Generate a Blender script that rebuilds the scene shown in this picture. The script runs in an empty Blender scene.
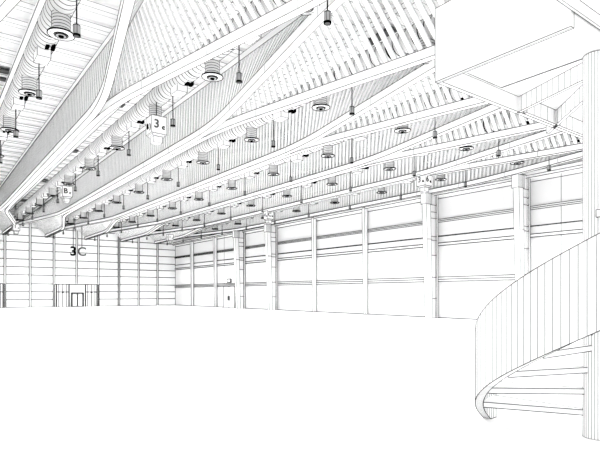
import bpy, math
from mathutils import Vector, Matrix

# ------------------------------------------------------------------ camera, light, exposure
sc = bpy.context.scene
COL = sc.collection
F_PX = 507.0
YAW = math.radians(36.7)
EYE = 1.6
cd = bpy.data.cameras.new('camera'); cam = bpy.data.objects.new('camera', cd); COL.objects.link(cam)
cam.location = (0, 0, EYE); cam.rotation_euler = (math.radians(90), 0, -YAW)
cd.sensor_width = 36; cd.lens = F_PX / 600 * 36; cd.shift_y = 68 / 600; cd.clip_end = 500; cd.clip_start = .05
sc.camera = cam
w = bpy.data.worlds.new('daylight'); sc.world = w; w.use_nodes = True
bg = w.node_tree.nodes['Background']; bg.inputs[0].default_value = (1, 1, 1, 1); bg.inputs[1].default_value = .35
sc.view_settings.view_transform = 'Standard'; sc.view_settings.look = 'None'
sc.view_settings.gamma = 1; sc.view_settings.use_curve_mapping = False
sc.view_settings.exposure = 2.13
sc.cycles.diffuse_bounces = 14; sc.cycles.max_bounces = 14

# ------------------------------------------------------------------ materials
def mat(name, v, rough=.9, var=0.0):
    m = bpy.data.materials.new(name); m.use_nodes = True
    nt = m.node_tree; b = nt.nodes['Principled BSDF']
    b.inputs['Roughness'].default_value = rough
    b.inputs['Specular IOR Level'].default_value = 0.0
    b.inputs['Base Color'].default_value = (v, v, v, 1)
    if var:
        n = nt.nodes.new('ShaderNodeTexNoise'); n.inputs['Scale'].default_value = 3
        r = nt.nodes.new('ShaderNodeMapRange'); r.inputs['To Min'].default_value = v - var; r.inputs['To Max'].default_value = v + var
        nt.links.new(n.outputs['Fac'], r.inputs['Value']); nt.links.new(r.outputs[0], b.inputs['Base Color'])
    return m
WHITE = mat('white_paint', .94, var=.01)
INK = mat('dark_ink', .006)  # ink tones, mostly for the added outline beads
MID = mat('grey_ink', .045)
SOFT = mat('pale_ink', .16)
BLACK = mat('black_metal', .001)
GREY = mat('grey_panel', .1)
LGREY = mat('light_grey_metal', .34)
GALV = mat('galvanised_sheet', .66, .7, .02)
PANEL = mat('wall_panel', .8, .9, .01)
MATS = [WHITE, INK, MID, SOFT, BLACK, GREY, LGREY, GALV, PANEL]
W_, I_, M_, S_, B_, G_, L_, D_, P_ = range(9)

SY, CY = math.sin(YAW), math.cos(YAW)
def depth(p): return max(.8, p[0] * SY + p[1] * CY)
def unproj(px, py, dz):
    """the place at height EYE+dz seen along a measured sight line"""
    d = F_PX * dz / (293 - py); t = (px - 300) / F_PX
    return (d * (SY + CY * t), d * (CY - SY * t), EYE + dz)

class MB:
    def __init__(s): s.v = []; s.f = []; s.m = []
    def face(s, pts, m=W_):
        n = len(s.v); s.v += [tuple(p) for p in pts]; s.f.append(tuple(range(n, n + len(pts)))); s.m.append(m)
    def hexa(s, P, m=W_, ink=None, px=.6, skip=()):
        """P: 8 corners, bottom ring then top ring"""
        n = len(s.v); s.v += [tuple(p) for p in P]
        for f in ((3, 2, 1, 0), (4, 5, 6, 7), (0, 1, 5, 4), (1, 2, 6, 5), (2, 3, 7, 6), (3, 0, 4, 7)):
            s.f.append(tuple(n + i for i in f)); s.m.append(m)
        if ink is not None:
            for k, (a, b) in enumerate(((0, 1), (1, 2), (2, 3), (3, 0), (4, 5), (5, 6), (6, 7), (7, 4), (0, 4), (1, 5), (2, 6), (3, 7))):
                if k not in skip: s.line(P[a], P[b], px, ink)
    def box(s, x0, x1, y0, y1, z0, z1, m=W_, ink=None, px=.6, skip=()):
        s.hexa([(x0, y0, z0), (x1, y0, z0), (x1, y1, z0), (x0, y1, z0), (x0, y0, z1), (x1, y0, z1), (x1, y1, z1), (x0, y1, z1)], m, ink, px, skip)
    def line(s, a, b, px=.6, m=I_, rmax=.05):
        """an added outline from a to b, a thin bead widened with camera depth"""
        a = Vector(a); b = Vector(b); d = b - a; L = d.length
        if L < 1e-5: return
        n = max(1, min(12, int(L / 6)))
        d /= L
        u = d.cross(Vector((0, 0, 1)))
        if u.length < .1: u = d.cross(Vector((1, 0, 0)))
        u.normalize(); v = d.cross(u)
        base = len(s.v)
        for i in range(n + 1):
            p = a + (b - a) * (i / n); r = min(rmax, px * depth(p) / F_PX / 2 * 1.2)
            for q in (u, v, -u, -v): s.v.append(tuple(p + q * r))
        for i in range(n):
            for k in range(4):
                s.f.append((base + i * 4 + k, base + i * 4 + (k + 1) % 4, base + i * 4 + 4 + (k + 1) % 4, base + i * 4 + 4 + k)); s.m.append(m)
        s.f.append(tuple(base + k for k in (3, 2, 1, 0))); s.m.append(m)
        s.f.append(tuple(base + n * 4 + k for k in range(4))); s.m.append(m)
    def poly(s, pts, px=.6, m=I_, close=False):
        for i in range(len(pts) - 1 + (1 if close else 0)): s.line(pts[i], pts[(i + 1) % len(pts)], px, m)
    def lathe(s, c, axis, prof, n=20, caps=True):
        """prof: (r, t, material of the band that follows); axis 'y' or 'z'"""
        base = len(s.v)
        for r, t, _ in prof:
            for k in range(n):
                a = 2 * math.pi * k / n; x, y = r * math.cos(a), r * math.sin(a)
                s.v.append((c[0] + x, c[1] + t, c[2] + y) if axis == 'y' else (c[0] + x, c[1] + y, c[2] + t))
        for i in range(len(prof) - 1):
            for k in range(n):
                f = (base + i * n + k, base + i * n + (k + 1) % n, base + (i + 1) * n + (k + 1) % n, base + (i + 1) * n + k)
                s.f.append(f if axis == 'z' else f[::-1]); s.m.append(prof[i][2])
        if caps:
            s.f.append(tuple(base + k for k in range(n))[::-1]); s.m.append(prof[0][2])
            s.f.append(tuple(base + (len(prof) - 1) * n + k for k in range(n))); s.m.append(prof[-1][2])
    def build(s, name, parent=None, origin=None):
        me = bpy.data.meshes.new(name)
        o0 = Vector(origin) if origin else Vector((0, 0, 0))
        me.from_pydata([tuple(Vector(p) - o0) for p in s.v], [], s.f)
        used = sorted(set(s.m)); idx = {m: i for i, m in enumerate(used)}
        for m in used: me.materials.append(MATS[m])
        me.polygons.foreach_set('material_index', [idx[m] for m in s.m])
        me.update()
        o = bpy.data.objects.new(name, me); COL.objects.link(o)
        o.location = o0
        if parent: o.parent = parent; o.location = o0 - world_loc(parent)
        return o
def world_loc(o):
    v = Vector(o.location)
    while o.parent: o = o.parent; v += Vector(o.location)
    return v
def thing(name, label, cat, loc, group=None):
    o = bpy.data.objects.new(name, None); COL.objects.link(o); o.location = loc
    return tag(o, label, cat, group)
def tag(o, label, cat, group=None):
    o['label'] = label; o['category'] = cat
    if group: o['group'] = group
    return o
def struct(o): o['kind'] = 'structure'; return o

def font(body, name, size, loc, rot, parent, m, ext=.01, bold=.0):
    c = bpy.data.curves.new(name, 'FONT'); c.body = body; c.size = size; c.extrude = ext; c.offset = bold
    c.align_x = 'CENTER'; c.align_y = 'CENTER'; c.materials.append(m)
    tmp = bpy.data.objects.new('tmp', c); me = bpy.data.meshes.new_from_object(tmp); me.name = name
    bpy.data.objects.remove(tmp)
    o = bpy.data.objects.new(name, me); COL.objects.link(o); o.rotation_euler = rot
    o.parent = parent; o.location = Vector(loc) - world_loc(parent); return o

# ------------------------------------------------------------------ measures of the hall
XW, YW = 26.6, 63.0
P0 = .7; PITCH = 4.2                       # chord positions .7, 4.9, 9.1 ...
ZC = EYE + 6.4                             # lower chords
ZT = EYE + 8.2                             # upper chords
ZD = EYE + 8.45                            # underside of the deck
X0, Y0 = -4.0, -3.0
ORD = ['first', 'second', 'third', 'fourth', 'fifth', 'sixth', 'seventh', 'eighth', 'ninth', 'tenth', 'eleventh', 'twelfth', 'thirteenth', 'fourteenth']

# ------------------------------------------------------------------ floor
b = MB(); b.box(X0, XW + .3, Y0, YW + .3, -.2, 0); struct(b.build('floor'))

# ------------------------------------------------------------------ ceiling deck with its joists
b = MB()
b.box(X0, XW + .3, Y0, YW + .3, ZD + .1, ZD + .25)
y = Y0 + .4
while y < YW - .2:
    b.box(X0, XW, y, y + .3, ZD, ZD + .12)
    for yy in (y, y + .3): b.line((X0, yy, ZD), (XW, yy, ZD), .45, S_)
    for yy in (y + .75,): b.line((X0, yy, ZD + .1), (XW, yy, ZD + .1), .3, S_)
    y += 1.2
struct(b.build('ceiling'))

# ------------------------------------------------------------------ back wall
b = MB(); b.box(X0, XW + .3, YW, YW + .3, 0, ZD + .2)
for z in (.87, 1.75, 2.62, 3.6, 4.48, 5.34, 6.3, 7.2, 7.95, 8.85):
    b.line((X0, YW, z), (XW, YW, z), .62, M_, .07)
b.line((X0, YW, .02), (XW, YW, .02), .7, M_, .07)
struct(b.build('wall_back'))
for k in range(-3, 8):
    x = 7.17 + 2.425 * k
    if x < X0: continue
    b = MB(); b.box(x - .09, x + .09, YW - .12, YW, 0, ZD, W_, None)
    dark = k == 5
    for xx in (x - .09, x + .09): b.line((xx, YW - .12, 0), (xx, YW - .12, ZD), .8 if dark else .6, I_ if dark else M_, .07)
    struct(b.build('trim_%d' % (k + 4)))

b = MB(); b.box(X0 - .3, X0, Y0, YW + .3, 0, ZD + .2); struct(b.build('wall_left'))

# ------------------------------------------------------------------ right wall
b = MB(); b.box(XW, XW + .3, Y0, YW + .3, 0, ZD + .2, P_)
b.line((XW, Y0, .02), (XW, YW, .02), .85, M_)
b.line((XW, YW - .02, 0), (XW, YW - .02, ZC), .7, S_)
b.line((XW, 13.0, 0), (XW, 13.0, ZC), .5, S_); b.line((XW, 49.6, 2.4), (XW, 49.6, ZC), .4, S_)
struct(b.build('wall_right'))
def rail(n, z0, z1, proj, cols, px):
    b = MB(); b.box(XW - proj, XW, Y0, YW, z0, z1, P_)
    zs = [z0 + (z1 - z0) * i / (len(cols) - 1) for i in range(len(cols))] if len(cols) > 1 else [z0]
    for z, c in zip(zs, cols): b.line((XW - proj, Y0, z), (XW - proj, YW, z), px, c)
    struct(b.build('trim_%d' % n))
rail(20, EYE + 4.52, EYE + 4.71, .08, [M_, I_, M_], .6)
rail(21, EYE + 3.63, EYE + 3.66, .05, [M_], 1.0)
rail(22, EYE + 3.03, EYE + 3.20, .06, [M_, M_], .75)
rail(23, EYE + .74, EYE + 1.02, .08, [M_, I_, M_], .6)
# header beam that closes the roof against the wall
b = MB(); b.box(XW - .35, XW, Y0, YW, EYE + 6.22, EYE + 6.55)
for z in (EYE + 6.22, EYE + 6.36, EYE + 6.55): b.line((XW - .35, Y0, z), (XW - .35, YW, z), .6, M_)
b.line((XW, Y0, EYE + 6.05), (XW, YW, EYE + 6.05), .6, M_)
struct(b.build('trim_24'))

# ------------------------------------------------------------------ doors
def glazed_portal(n, x0, x1):
    H = 2.6; yy = YW - .2
    b = MB(); b.box(x0, x1, yy, YW, 0, H + .1)
    fr = lambda xa, xb, za, zb, m=M_, px=.8: b.poly([(xa, yy, za), (xb, yy, za), (xb, yy, zb), (xa, yy, zb)], px, m, True)
    fr(x0 + .03, x1 - .03, .0, H, M_)
    w = x1 - x0
    for s0, s1 in ((.04, .33), (.69, .97)):
        a, c = x0 + w * s0, x0 + w * s1
        for q in (0, .05, .2, .5, .8, .95, 1): b.line((a + (c - a) * q, yy, 0), (a + (c - a) * q, yy, H), .6, I_ if q == .5 else M_, .09)
        b.line((a, yy, 1.72), (c, yy, 1.72), .7, I_)
        b.box(a + (c - a) * .5 - .1, a + (c - a) * .5 + .1, yy - .06, yy, 1.62, 1.78, B_)
    o = struct(b.build('door_%d' % n))
    a, c = x0 + w * .37, x0 + w * .645
    b = MB(); b.box(a, c, yy - .1, yy, 0, 1.62)
    for xa in (a, a + .1, (a + c) / 2 - .03, (a + c) / 2 + .03, c - .1, c): b.line((xa, yy - .1, 0), (xa, yy - .1, 1.62), .7, M_, .08)
    for z in (.05, 1.5, 1.62): b.line((a, yy - .1, z), (c, yy - .1, z), .8, M_)
    b.build('door_leaf', o)
glazed_portal(1, 12.02, 16.87)
glazed_portal(2, 2.32, 7.17)
b = MB(); b.box(XW - .1, XW, 47.1, 49.6, 0, 2.33)
xx = XW - .1
b.poly([(xx, 47.1, 0), (xx, 49.6, 0), (xx, 49.6, 2.33), (xx, 47.1, 2.33)], .8, I_, True)
b.line((xx, 48.35, 0), (xx, 48.35, 2.33), .7, I_)
d3 = struct(b.build('door_3'))
b = MB(); b.box(xx - .08, xx, 48.2, 48.5, .85, 1.25, G_, I_, .5); b.build('door_handle', d3)
b = MB(); b.box(XW - .12, XW - .005, 48.0, 48.7, 2.75, 3.1, W_, M_, .7)
tag(b.build('exit_light'), 'small square box light on the right wall above the double door', 'light')

# ------------------------------------------------------------------ columns on the right wall
def big_column(Yc, label):
    t = thing('wall_column', label, 'column', (XW - .6, Yc, 0), 'braced columns along the right wall')
    zt = EYE + 6.15; k = M_; f = .55 if Yc < 30 else .45
    b = MB(); b.box(XW - .22, XW - .08, Yc - .12, Yc + .12, 0, ZC + .1, W_, k, f); b.build('rear_post', t)
    def xa(z): return XW - 1.3 + .3 * (1 - z / zt)
    b = MB()
    P = [(xa(0), Yc - .16, 0), (xa(0) + .36, Yc - .16, 0), (xa(0) + .36, Yc + .16, 0), (xa(0), Yc + .16, 0),
         (xa(zt), Yc - .16, zt), (xa(zt) + .42, Yc - .16, zt), (xa(zt) + .42, Yc + .16, zt), (xa(zt), Yc + .16, zt)]
    b.hexa(P, W_, S_, f); b.poly([(xa(4) , Yc - .16, 5.0), (xa(4) + .42, Yc - .16, 5.0)], .5, S_)
    b.build('front_leg', t)
    b = MB()
    P = [(xa(0) + .36, Yc - .02, 0), (XW - .22, Yc - .02, 0), (XW - .22, Yc + .02, 0), (xa(0) + .36, Yc + .02, 0),
         (xa(zt) + .42, Yc - .02, ZC), (XW - .22, Yc - .02, ZC), (XW - .22, Yc + .02, ZC), (xa(zt) + .42, Yc + .02, ZC)]
    b.hexa(P, W_, k, f); b.build('web_plate', t)
    for z in (1.25, 2.6, 4.0, 4.95, 5.2, 6.35, 6.75, 7.2):
        b = MB(); q = (1 - min(z, zt) / zt)
        b.box(xa(z) + .40 - .05 * q, XW - .22, Yc - .1, Yc + .1, z, z + .04, W_, k, f, (4, 6, 8, 9, 10, 11)); b.build('stiffener', t)
    b = MB(); b.box(xa(zt) - .06, xa(zt) + .48, Yc - .2, Yc + .2, zt - .55, ZC - .12, W_, S_, .5)
    for q in (.12, .24, .36, .44): b.line((xa(zt) - .06 + q, Yc - .2, zt - .55), (xa(zt) - .06 + q, Yc - .2, ZC - .12), .4, S_)
    b.build('cap_block', t)
def slim_column(Yc, label):
    t = thing('wall_post', label, 'post', (XW - .3, Yc, 0), 'slim posts along the right wall')
    b = MB(); zt = ZC - .1
    P = [(XW - .3, Yc - .1, 0), (XW - .08, Yc - .1, 0), (XW - .08, Yc + .1, 0), (XW - .3, Yc + .1, 0),
         (XW - .42, Yc - .12, zt), (XW - .08, Yc - .12, zt), (XW - .08, Yc + .12, zt), (XW - .42, Yc + .12, zt)]
    b.hexa(P, W_, S_, .55); b.build('shaft', t)
    b = MB(); b.box(XW - .36, XW - .08, Yc - .16, Yc + .16, 0, .04, W_, S_, .4); b.build('base_plate', t)
cl = ['braced white column nearest the spiral stair, with ladder-like web',
      'braced white column second from the stair, before the slim posts', None, None,
      'braced white column beyond the slim posts, right one of the far pair',
      'braced white column just right of the double door']
for k in range(0, 8):
    Yc = [14.75, 20.9, 27.3, 33.4, 39.2, 45.1, 51.3, 57.4][k]
    if k in (0, 1, 4, 5): big_column(Yc, cl[k])
    else: slim_column(Yc, {2: 'slim white wall post right of the middle bay, next to a braced column', 3: 'slim white wall post between a slim post and the far braced pair',
                           6: 'slim white wall post just left of the double door', 7: 'slim white wall post nearest the far corner'}[k])

# ------------------------------------------------------------------ roof trusses
def raw(Y):
    a = .115; m = PITCH / 2 - .02
    if Y < 7.5: return m
    if Y < 17.5: return m + (a - m) * (Y - 7.5) / 10
    if Y < 44.5: return a
    if Y < 54: return a + (m - a) * (Y - 44.5) / 9.5
    return m
def off(Y):
    return sum(raw(Y + d * .3) for d in range(-6, 7)) / 13
YA, YB = 1.0, YW - .3
def stations():
    ys = [YA]
    while ys[-1] < YB - .01:
        Y = ys[-1]; st = .5 if (5 < Y < 20 or 42 < Y < 57) else 3.0
        ys.append(min(YB, Y + st))
    return ys
ST = stations()
def sweep(mb, xs, hw, z0, z1, inks, joints=True):
    """a box section run along the stations; inks: for each corner (bl, br, tr, tl) (material, px) or None"""
    sec = []
    for Y in ST:
        x = xs(Y); sec.append([(x - hw, Y, z0), (x + hw, Y, z0), (x + hw, Y, z1), (x - hw, Y, z1)])
    for i in range(len(ST) - 1):
        A, B = sec[i], sec[i + 1]
        for k in range(4): mb.face([A[k], A[(k + 1) % 4], B[(k + 1) % 4], B[k]])
        for k in range(4):
            if inks[k]: mb.line(A[k], B[k], inks[k][1], inks[k][0])
    mb.face(sec[0][::-1]); mb.face(sec[-1])
    mb.poly(sec[0], .5, M_, True); mb.poly(sec[-1], .8, M_, True)
    if joints:
        Y = 9.0
        while Y < 30:
            x = xs(Y); mb.poly([(x - hw, Y, z1), (x - hw, Y, z0), (x + hw, Y, z0)], .35, S_); Y += 3.2
def slats(side, X, mb):
    Y = YA + .2; hw = .08
    while Y < YB:
        bx = X + side * off(Y); tx = X + side * .06
        n = Vector((ZT - ZC, 0, bx - tx)); n.normalize(); n *= .02
        far = Y > 30
        P = []
        for (px_, pz) in ((bx, ZC + .1), (tx, ZT)):
            for (sy, sn) in ((-1, -1), (-1, 1), (1, 1), (1, -1)):
                P.append((px_ + n.x * sn, Y + sy * hw, pz + n.z * sn))
        mb.hexa(P)
        sgn = -1          # added outlines on the face turned to the room's left and on its inner side
        for sy in (-1, 1):
            for q in (-1, 1):
                if far and q == 1 and side == -1: continue
                a = (bx + n.x * q, Y + sy * hw, ZC + .1 + n.z * q); c = (tx + n.x * q, Y + sy * hw, ZT + n.z * q)
                d = depth(a)
                mb.line(a, c, max(.12, .34 - .006 * d), M_ if (Y * 7) % 3 < 1.2 else S_)
        Y += .27
def truss(k):
    X = P0 + PITCH * k + {0: -.25, 1: .08}.get(k, 0)
    nm = ['leftmost, mostly above the picture, beside the big left duct', 'second from left, between the two largest ducts', 'third from left, forking above the sign reading 3c',
          'fourth from left', 'fifth from left', 'sixth from left', 'half truss lying along the top of the right wall'][k]
    t = thing('roof_truss', 'white slatted forked roof truss, ' + nm, 'truss', (X, YA, ZC), 'forked roof trusses')
    mb = MB(); sweep(mb, lambda Y: X, .1, ZT, ZT + .22, [(M_, .6), (M_, .5), None, (S_, .5)], False); mb.build('upper_chord', t)
    for side in (-1, 1):
        if k == 6 and side == 1: continue
        mb = MB()
        if side == -1: sweep(mb, lambda Y: X - off(Y), .11, ZC - .12, ZC + .14, [(M_, .7), (M_, .6), (S_, .4), (M_, .75)])
        else: sweep(mb, lambda Y: X + off(Y), .11, ZC - .12, ZC + .14, [(M_, .7), (M_, .65), (S_, .5), (M_, .6)])
        mb.build('lower_chord', t)
        mb = MB(); slats(side, X, mb); mb.build('slat_cladding', t)
for k in range(7): truss(k)

# ------------------------------------------------------------------ ducts with diffusers and louvred boxes
def cable_tray(k):
    X = P0 + PITCH * (k + .5) - .02
    b = MB(); b.box(X - .12, X + .12, Y0 + .5, YW - .2, ZD - .14, ZD, W_, None)
    for xx in (X - .12, X + .12): b.line((xx, Y0 + .5, ZD - .14), (xx, YW - .2, ZD - .14), .6, M_)
    tag(b.build('ceiling_beam'), 'long white beam under the deck directly above the %s duct from the left' % ORD[k], 'beam', 'beams above the ducts')
RD = .31
def duct(k):
    X = P0 + PITCH * (k + .5); Z = EYE + 7.25
    ya, yb = 6.0, 52.5
    t = thing('air_duct', 'round ribbed ventilation duct hanging in the roof, %s from the left' % ORD[k], 'duct', (X, ya, Z), 'ribbed ventilation ducts')
    prof = []; y = ya
    nj = 0
    while y < yb:
        wk = .03 + .0004 * y
        if nj % 10 == 9:
            prof += [(RD + .03, y, I_), (RD + .03, y + .06, D_)]
        else:
            prof += [(RD + .006, y, I_), (RD + .006, y + wk, D_)]
        prof += [(RD, y + .075, D_)]
        y += .23; nj += 1
    mb = MB(); mb.lathe((X, 0, Z), 'y', prof, 24)
    # added outlines along the tube's silhouette as seen from the camera
    L = math.hypot(X, Z - EYE); base = math.atan2(Z - EYE, X)
    for a in (base + math.pi / 2 + .04, base - math.pi / 2 - .04):
        p = (X + (RD + .004) * math.cos(a), Z + (RD + .004) * math.sin(a))
        mb.line((p[0], ya, p[1]), (p[0], yb, p[1]), .8, I_)
    mb.build('duct_tube', t)
    for n in range(-1, 9):
        Y = 13.8 + 4.65 * n
        mb = MB(); zb = EYE + 6.52; r = .21
        prof = []; z = Z - .1
        n_r = 8; h = (z - zb) / n_r
        for i in range(n_r):
            zz = zb + i * h
            prof += [(r + .004, zz, M_), (r + .004, zz + .018, D_), (r, zz + .024, D_)]
        prof.append((r, z, D_))
        mb.lathe((X, Y, 0), 'z', prof, 20)
        al = math.atan2(Y, X)
        for a in (al + math.pi / 2, al - math.pi / 2):
            mb.line((X + r * math.cos(a), Y + r * math.sin(a), zb), (X + r * math.cos(a), Y + r * math.sin(a), z), .8, M_)
        d = mb.build('diffuser', t, (X, Y, zb))
        mb = MB(); mb.lathe((X, Y, zb), 'z', [(.1, -.045, W_), (.31, -.03, I_), (.32, -.01, I_), (.32, 0, W_), (.2, .02, W_)], 28)
        for rr, zz, px in ((.315, -.03, .9), (.25, -.038, .3)): mb.poly([(X + rr * math.cos(q * math.pi / 12), Y + rr * math.sin(q * math.pi / 12), zb + zz) for q in range(24)], px, I_, True)
        mb.build('flange', d, (X, Y, zb))
        mb = MB(); mb.lathe((X, Y, zb - .05), 'z', [(.03, -.05, B_), (.06, -.045, B_), (.07, -.02, L_), (.12, -.02, I_), (.14, 0, G_), (.17, -.01, B_), (.185, .03, B_)], 20)
        mb.build('swirl_nozzle', d, (X, Y, zb))
        # louvred box under the duct
        Yb = Y + 2.25
        if k == 0 and n < 0: continue
        mb = MB(); mb.box(X - .18, X + .18, Yb - .05, Yb + .5, Z - RD - .18, Z - RD + .12, W_, M_, .5)
        v = mb.build('damper_box', t, (X, Yb, Z - RD - .18))
        for q in (0, 1):
            mb = MB(); x1 = X + .02 + q * .15; mb.box(x1 - .045, x1 + .045, Yb - .5, Yb - .28, Z - RD - .06, Z - RD + .06, B_); mb.build('louvre', v, (x1, Yb - .45, Z - RD))
for k in range(6): duct(k)
for k in range(6): cable_tray(k)

# ------------------------------------------------------------------ pendant lamps
LAMP_W = 150
def lamp(k, n, Y):
    X = P0 + PITCH * (k + .5); zt = EYE + 7.25 - RD if Y < 52 else ZD - .14; z = EYE + 5.93
    t = thing('pendant_lamp', 'grey pendant lamp under %s duct from left, %s lamp from the near end' % (ORD[k], ORD[n]), 'lamp', (X, Y, z - .14), 'pendant lamps under the ducts')
    mb = MB(); mb.lathe((X, Y, z), 'z', [(.013 + .0003 * Y, .12, I_), (.013 + .0003 * Y, zt - z, I_)], 8); mb.build('rod', t, (X, Y, z))
    mb = MB(); mb.lathe((X, Y, z), 'z', [(.085, -.13, B_), (.085, -.09, L_), (.085, .09, M_), (.08, .12, M_), (.03, .14, I_)], 16)
    for a in (YAW + math.pi, YAW, 1.9, 4.6): mb.line((X + .085 * math.cos(a), Y + .085 * math.sin(a), z - .1), (X + .085 * math.cos(a), Y + .085 * math.sin(a), z + .1), .5, M_)
    mb.build('shade', t, (X, Y, z))
    mb = MB(); mb.lathe((X, Y, z), 'z', [(.06, -.137, G_), (.06, -.128, G_)], 16); mb.build('lens', t, (X, Y, z))
    ld_ = bpy.data.lights.new('lamp_light', 'SPOT'); ld_.energy = LAMP_W; ld_.spot_size = math.radians(125); ld_.spot_blend = .8; ld_.shadow_soft_size = 0
    lo = bpy.data.objects.new('lamp_light', ld_); COL.objects.link(lo); lo.parent = t; lo.location = (0, 0, -.01)
for k in range(6):
    for n, Y in enumerate([8.4, 12.2] + [16.8 + 4.67 * i for i in range(10)]): lamp(k, n, Y)

# ------------------------------------------------------------------ hanging bay signs
def body_is_3(s): return s[0] == '3'
def sign(X, Y, front, side, label, ztop):
    z = EYE + 5.95
    t = thing('hanging_sign', label, 'sign', (X, Y, z - .3), 'hanging bay signs')
    mb = MB(); mb.box(X - .28, X + .28, Y - .28, Y + .28, z - .2, z + .42, W_, S_, .5); mb.build('sign_box', t)
    mb = MB(); mb.box(X - .22, X + .22, Y - .22, Y + .22, z - .28, z - .2, W_, S_, .4); mb.build('sign_neck', t)
    mb = MB(); mb.box(X - .16, X + .16, Y - .16, Y + .16, z - .5, z - .28, W_, S_, .5); mb.build('light_box', t)
    mb = MB(); mb.lathe((X, Y, z + .42), 'z', [(.02, 0, M_), (.02, ztop - z - .42, M_)], 8); mb.build('rod', t)
    R = math.pi / 2
    for s, loc, rot in ((front, (X, Y - .29, z), (R, 0, 0)), (side, (X - .29, Y, z), (R, 0, -R))):
        if not s: continue
        dx = -.1 if len(s) > 1 else 0
        l1 = (loc[0] + (dx if s is front else 0), loc[1] - (dx if s is side else 0), z + .12)
        font(s[0], 'lettering', .42, l1, rot, t, GREY if body_is_3(s) else BLACK, .01, .008)
        if len(s) > 1:
            l2 = (loc[0] + (.15 if s is front else 0), loc[1] - (.15 if s is side else 0), z + .04)
            font(s[1], 'lettering', .24, l2, rot, t, BLACK, .01, .01)
sign(6.85, 17.95, '3c', 'a)', 'white box sign reading 3c hanging below the second duct', EYE + 6.95)
sign(6.95, 32.8, 'Bc', '1', 'white box sign with letter B hanging below the second duct', EYE + 6.95)
sign(6.95, 53.2, '1c', '1', 'tiny white box sign hanging at the far end of the second duct', ZD)
sign(21.7, 17.9, '6a', '3a', 'white box sign nearest the stair, reading 3a and 6a', ZT)
sign(21.7, 33.2, 'Ca', '4a', 'white box sign hanging by the far braced columns', ZT)
sign(21.7, 52.9, '1a', '1', 'tiny white box sign hanging near the far right corner', ZT)
t = thing('suspended_letters', 'outlined 3C lettering hanging on two rods before the far wall', 'sign', (12.2, 53, EYE + 3.75))
font('3', 'lettering', 1.25, (11.85, 53, EYE + 4.05), (math.pi / 2, 0, 0), t, BLACK, .03, .035)
font('C', 'lettering', 1.2, (12.65, 53, EYE + 4.05), (math.pi / 2, 0, 0), t, GREY, .03, .02)
for x in (11.85, 12.65):
    mb = MB(); mb.box(x - .03, x + .03, 52.97, 53.03, EYE + 4.5, ZD, M_); mb.build('rod', t)

# ------------------------------------------------------------------ grey roof vents in the deck
def vent(px, py, lx, ly, where):
    X, Y, Z = unproj(px, py, ZD - EYE)
    mb = MB(); mb.box(X - lx / 2, X + lx / 2, Y - ly / 2, Y + ly / 2, ZD - .06, ZD + .01, G_, M_, .4)
    tag(mb.build('roof_vent', None, (X, Y, ZD)), 'dark grey vent in ceiling deck, ' + where, 'vent', 'grey vents in the ceiling deck')
for v in ((6, 71, 1.5, .3, 'nearest the left edge'), (6, 79, 1.5, .3, 'just below the one nearest the left edge'), (124, 98, .5, .45, 'left of the second duct, right one of a pair'),
          (118, 104, .5, .4, 'left of the second duct, left one of a pair'), (71, 150, .7, .5, 'left of the second duct, halfway along'), (41, 180, .8, .8, 'left of the second duct, far along'),
          (21, 200, 1.0, 1.0, 'left of the second duct, farthest along'),
          (367, 25, .34, 1.15, 'seen through the slats at the top, upper one'), (381, 35, .34, 1.15, 'seen through the slats at the top, lower one')):
    vent(*v)

# ------------------------------------------------------------------ spiral stair
cl_, cdp = 3.3, 5.63
CX, CYY = cdp * SY + cl_ * CY, cdp * CY - cl_ * SY
def pol(a, r, z):
    """a in degrees; 0 points left across the view, positive turns away from the camera"""
    ar = math.radians(a); l = cl_ - r * math.cos(ar); d = cdp + r * math.sin(ar)
    return (d * SY + l * CY, d * CY - l * SY, z)
st = thing('spiral_staircase', 'white spiral staircase with solid panelled balustrade around a round column', 'staircase', (CX, CYY, 0))
ZL = EYE + 2.64
mb = MB(); mb.lathe((CX, CYY, 0), 'z', [(.14, 0, W_), (.14, ZL, W_)], 28)
for k in range(28):
    a = 2 * math.pi * k / 28
    p = (CX + .14 * math.cos(a), CYY + .14 * math.sin(a)); mb.line((*p, 0), (*p, ZL), .4, S_)
for z in (0, ZL - .005): mb.poly([(CX + .141 * math.cos(2 * math.pi * k / 28), CYY + .141 * math.sin(2 * math.pi * k / 28), z) for k in range(28)], .5, M_, True)
mb.build('newel_column', st)
mb = MB(); p = pol(-57, .2, 2.26); mb.box(p[0] + .02, p[0] + .11, p[1] - .08, p[1] + .01, 2.42, 2.5, W_, M_, .6); mb.build('switch_box', st)
RISE = .245
for n in range(12):
    z = .29 + RISE * n; a0 = 22.5 - 20 * n; a1 = a0 + 25; zb = z - .06
    def ring(zz): return [pol(a0, 1.19, zz), pol((a0 + a1) / 2, 1.19, zz), pol(a1, 1.19, zz), pol(a1, .12, zz), pol(a0, .12, zz)]
    A, B = ring(zb), ring(z)
    mb = MB(); mb.face(A[::-1]); mb.face(B)
    for i in range(5): mb.face([A[i], A[(i + 1) % 5], B[(i + 1) % 5], B[i]])
    mb.line(B[0], B[4], .7, M_); mb.line(A[0], A[4], .7, M_); mb.line(B[2], B[3], .6, M_); mb.line(A[0], B[0], .6, M_); mb.line(A[4], B[4], .6, M_)
    mb.build('tread', st)
mb = MB(); RI, RO = 1.19, 1.28; H = .87
def zb_(a): return max(0.0, .29 + (19 - a) * RISE / 20)
aa = [49.5 - 1.6 * i for i in range(120)]
pr = None
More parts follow.
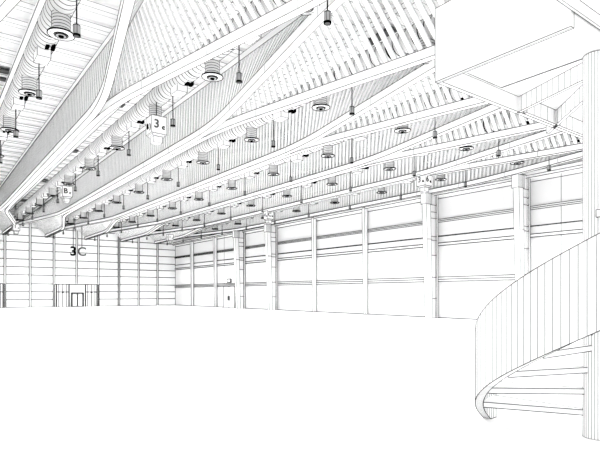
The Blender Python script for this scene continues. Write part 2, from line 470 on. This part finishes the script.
for i, a in enumerate(aa):
    z0 = zb_(a); z1 = z0 + H
    if a > 19: z1 = min(z1, .29 + H)
    q = [pol(a, RO, z0), pol(a, RI, z0), pol(a, RI, z1), pol(a, RO, z1)]
    if pr:
        for k in range(4): mb.face([pr[k], pr[(k + 1) % 4], q[(k + 1) % 4], q[k]])
        mb.line(pr[0], q[0], .75, M_); mb.line(pr[1], q[1], .7, M_); mb.line(pr[3], q[3], .75, M_); mb.line(pr[2], q[2], .5, M_)
    else: mb.face(q); mb.poly(q, .7, M_, True)
    if i % 2 == 0: mb.line(q[0], q[3], .6, I_ if a > -10 else S_); mb.line(q[1], q[2], .5, S_)
    mb.line(q[0], q[1], .4, S_) if a > -5 else None
    pr = q
mb.face(pr[::-1])
mb.build('balustrade', st)

# ------------------------------------------------------------------ landing above the stair
XL, YN, YF = 5.15, 2.42, 4.08
ld = thing('stair_landing', 'white overhead landing with solid parapet at the top of the spiral stair', 'landing', (XL, YF, ZL))
mb = MB(); mb.box(XL + .06, 5.97, YN, 3.68, ZL + .004, ZL + .3); mb.box(5.97, 7.2, YN, 2.68, ZL + .004, ZL + .3)
mb.line((5.97, 3.68, ZL), (5.97, 2.68, ZL), .9, I_); mb.line((XL + .1, 3.68, ZL), (5.97, 3.68, ZL), .5, M_); 
mb.build('floor_slab', ld)
mb = MB(); mb.box(XL, XL + .06, YN, YF, ZL, ZL + .92, W_, M_, .7, (8,)); mb.line((XL + .035, YN, ZL), (XL + .035, YF, ZL), .5, S_); mb.build('side_parapet', ld)
mb = MB(); mb.box(XL + .06, 9.9, YF - .06, YF, ZL, ZL + .92, W_, M_, .6); mb.build('far_parapet', ld)
mb = MB(); mb.box(2.6, 7.6, 2.28, 2.41, EYE + 2.79, EYE + 3.9, W_, M_, .6); mb.line((2.6, 2.38, EYE + 2.79), (7.6, 2.38, EYE + 2.79), .5, S_)
tag(mb.build('upper_beam'), 'white beam crossing the top right corner in front of the landing', 'beam')
mb = MB(); mb.box(XL + .06, 5.97, 3.68, YF - .06, ZL + .22, ZL + .3); mb.box(5.97, 11.0, 2.68, YF - .06, ZL + .22, ZL + .4); mb.line((5.3, YF - .06, ZL + .22), (7.0, YF - .06, ZL + .22), .5, M_); mb.build('upper_slab', ld)
def skirt(p, q, nr):
    """ribbed fascia board hanging from the upper slab, from p to q in plan"""
    mb = MB(); P = Vector((p[0], p[1], 0)); Q = Vector((q[0], q[1], 0)); d = (Q - P).normalized(); nrm = Vector((-d.y, d.x, 0)) * .025
    def at(s, o, z): v = P + (Q - P) * s + nrm * o; return (v.x, v.y, z)
    z0, z1 = ZL, ZL + .22
    mb.hexa([at(0, -1, z0), at(1, -1, z0), at(1, 1, z0), at(0, 1, z0), at(0, -1, z1), at(1, -1, z1), at(1, 1, z1), at(0, 1, z1)], W_, M_, .6)
    for i in range(nr + 1):
        for o in (-1, 1): mb.line(at(i / nr, o, z0), at(i / nr, o, z1), .5, S_)
    mb.build('ribbed_fascia', ld)
a = unproj(518, 113, 2.64); c = unproj(592, 76.5, 2.64); skirt(a, c, 13)
a = unproj(548, 133, 2.64); c = unproj(592, 94, 2.64); skirt(a, c, 10)
skirt((7.1, YF - .09), (9.85, YF - .09), 14)
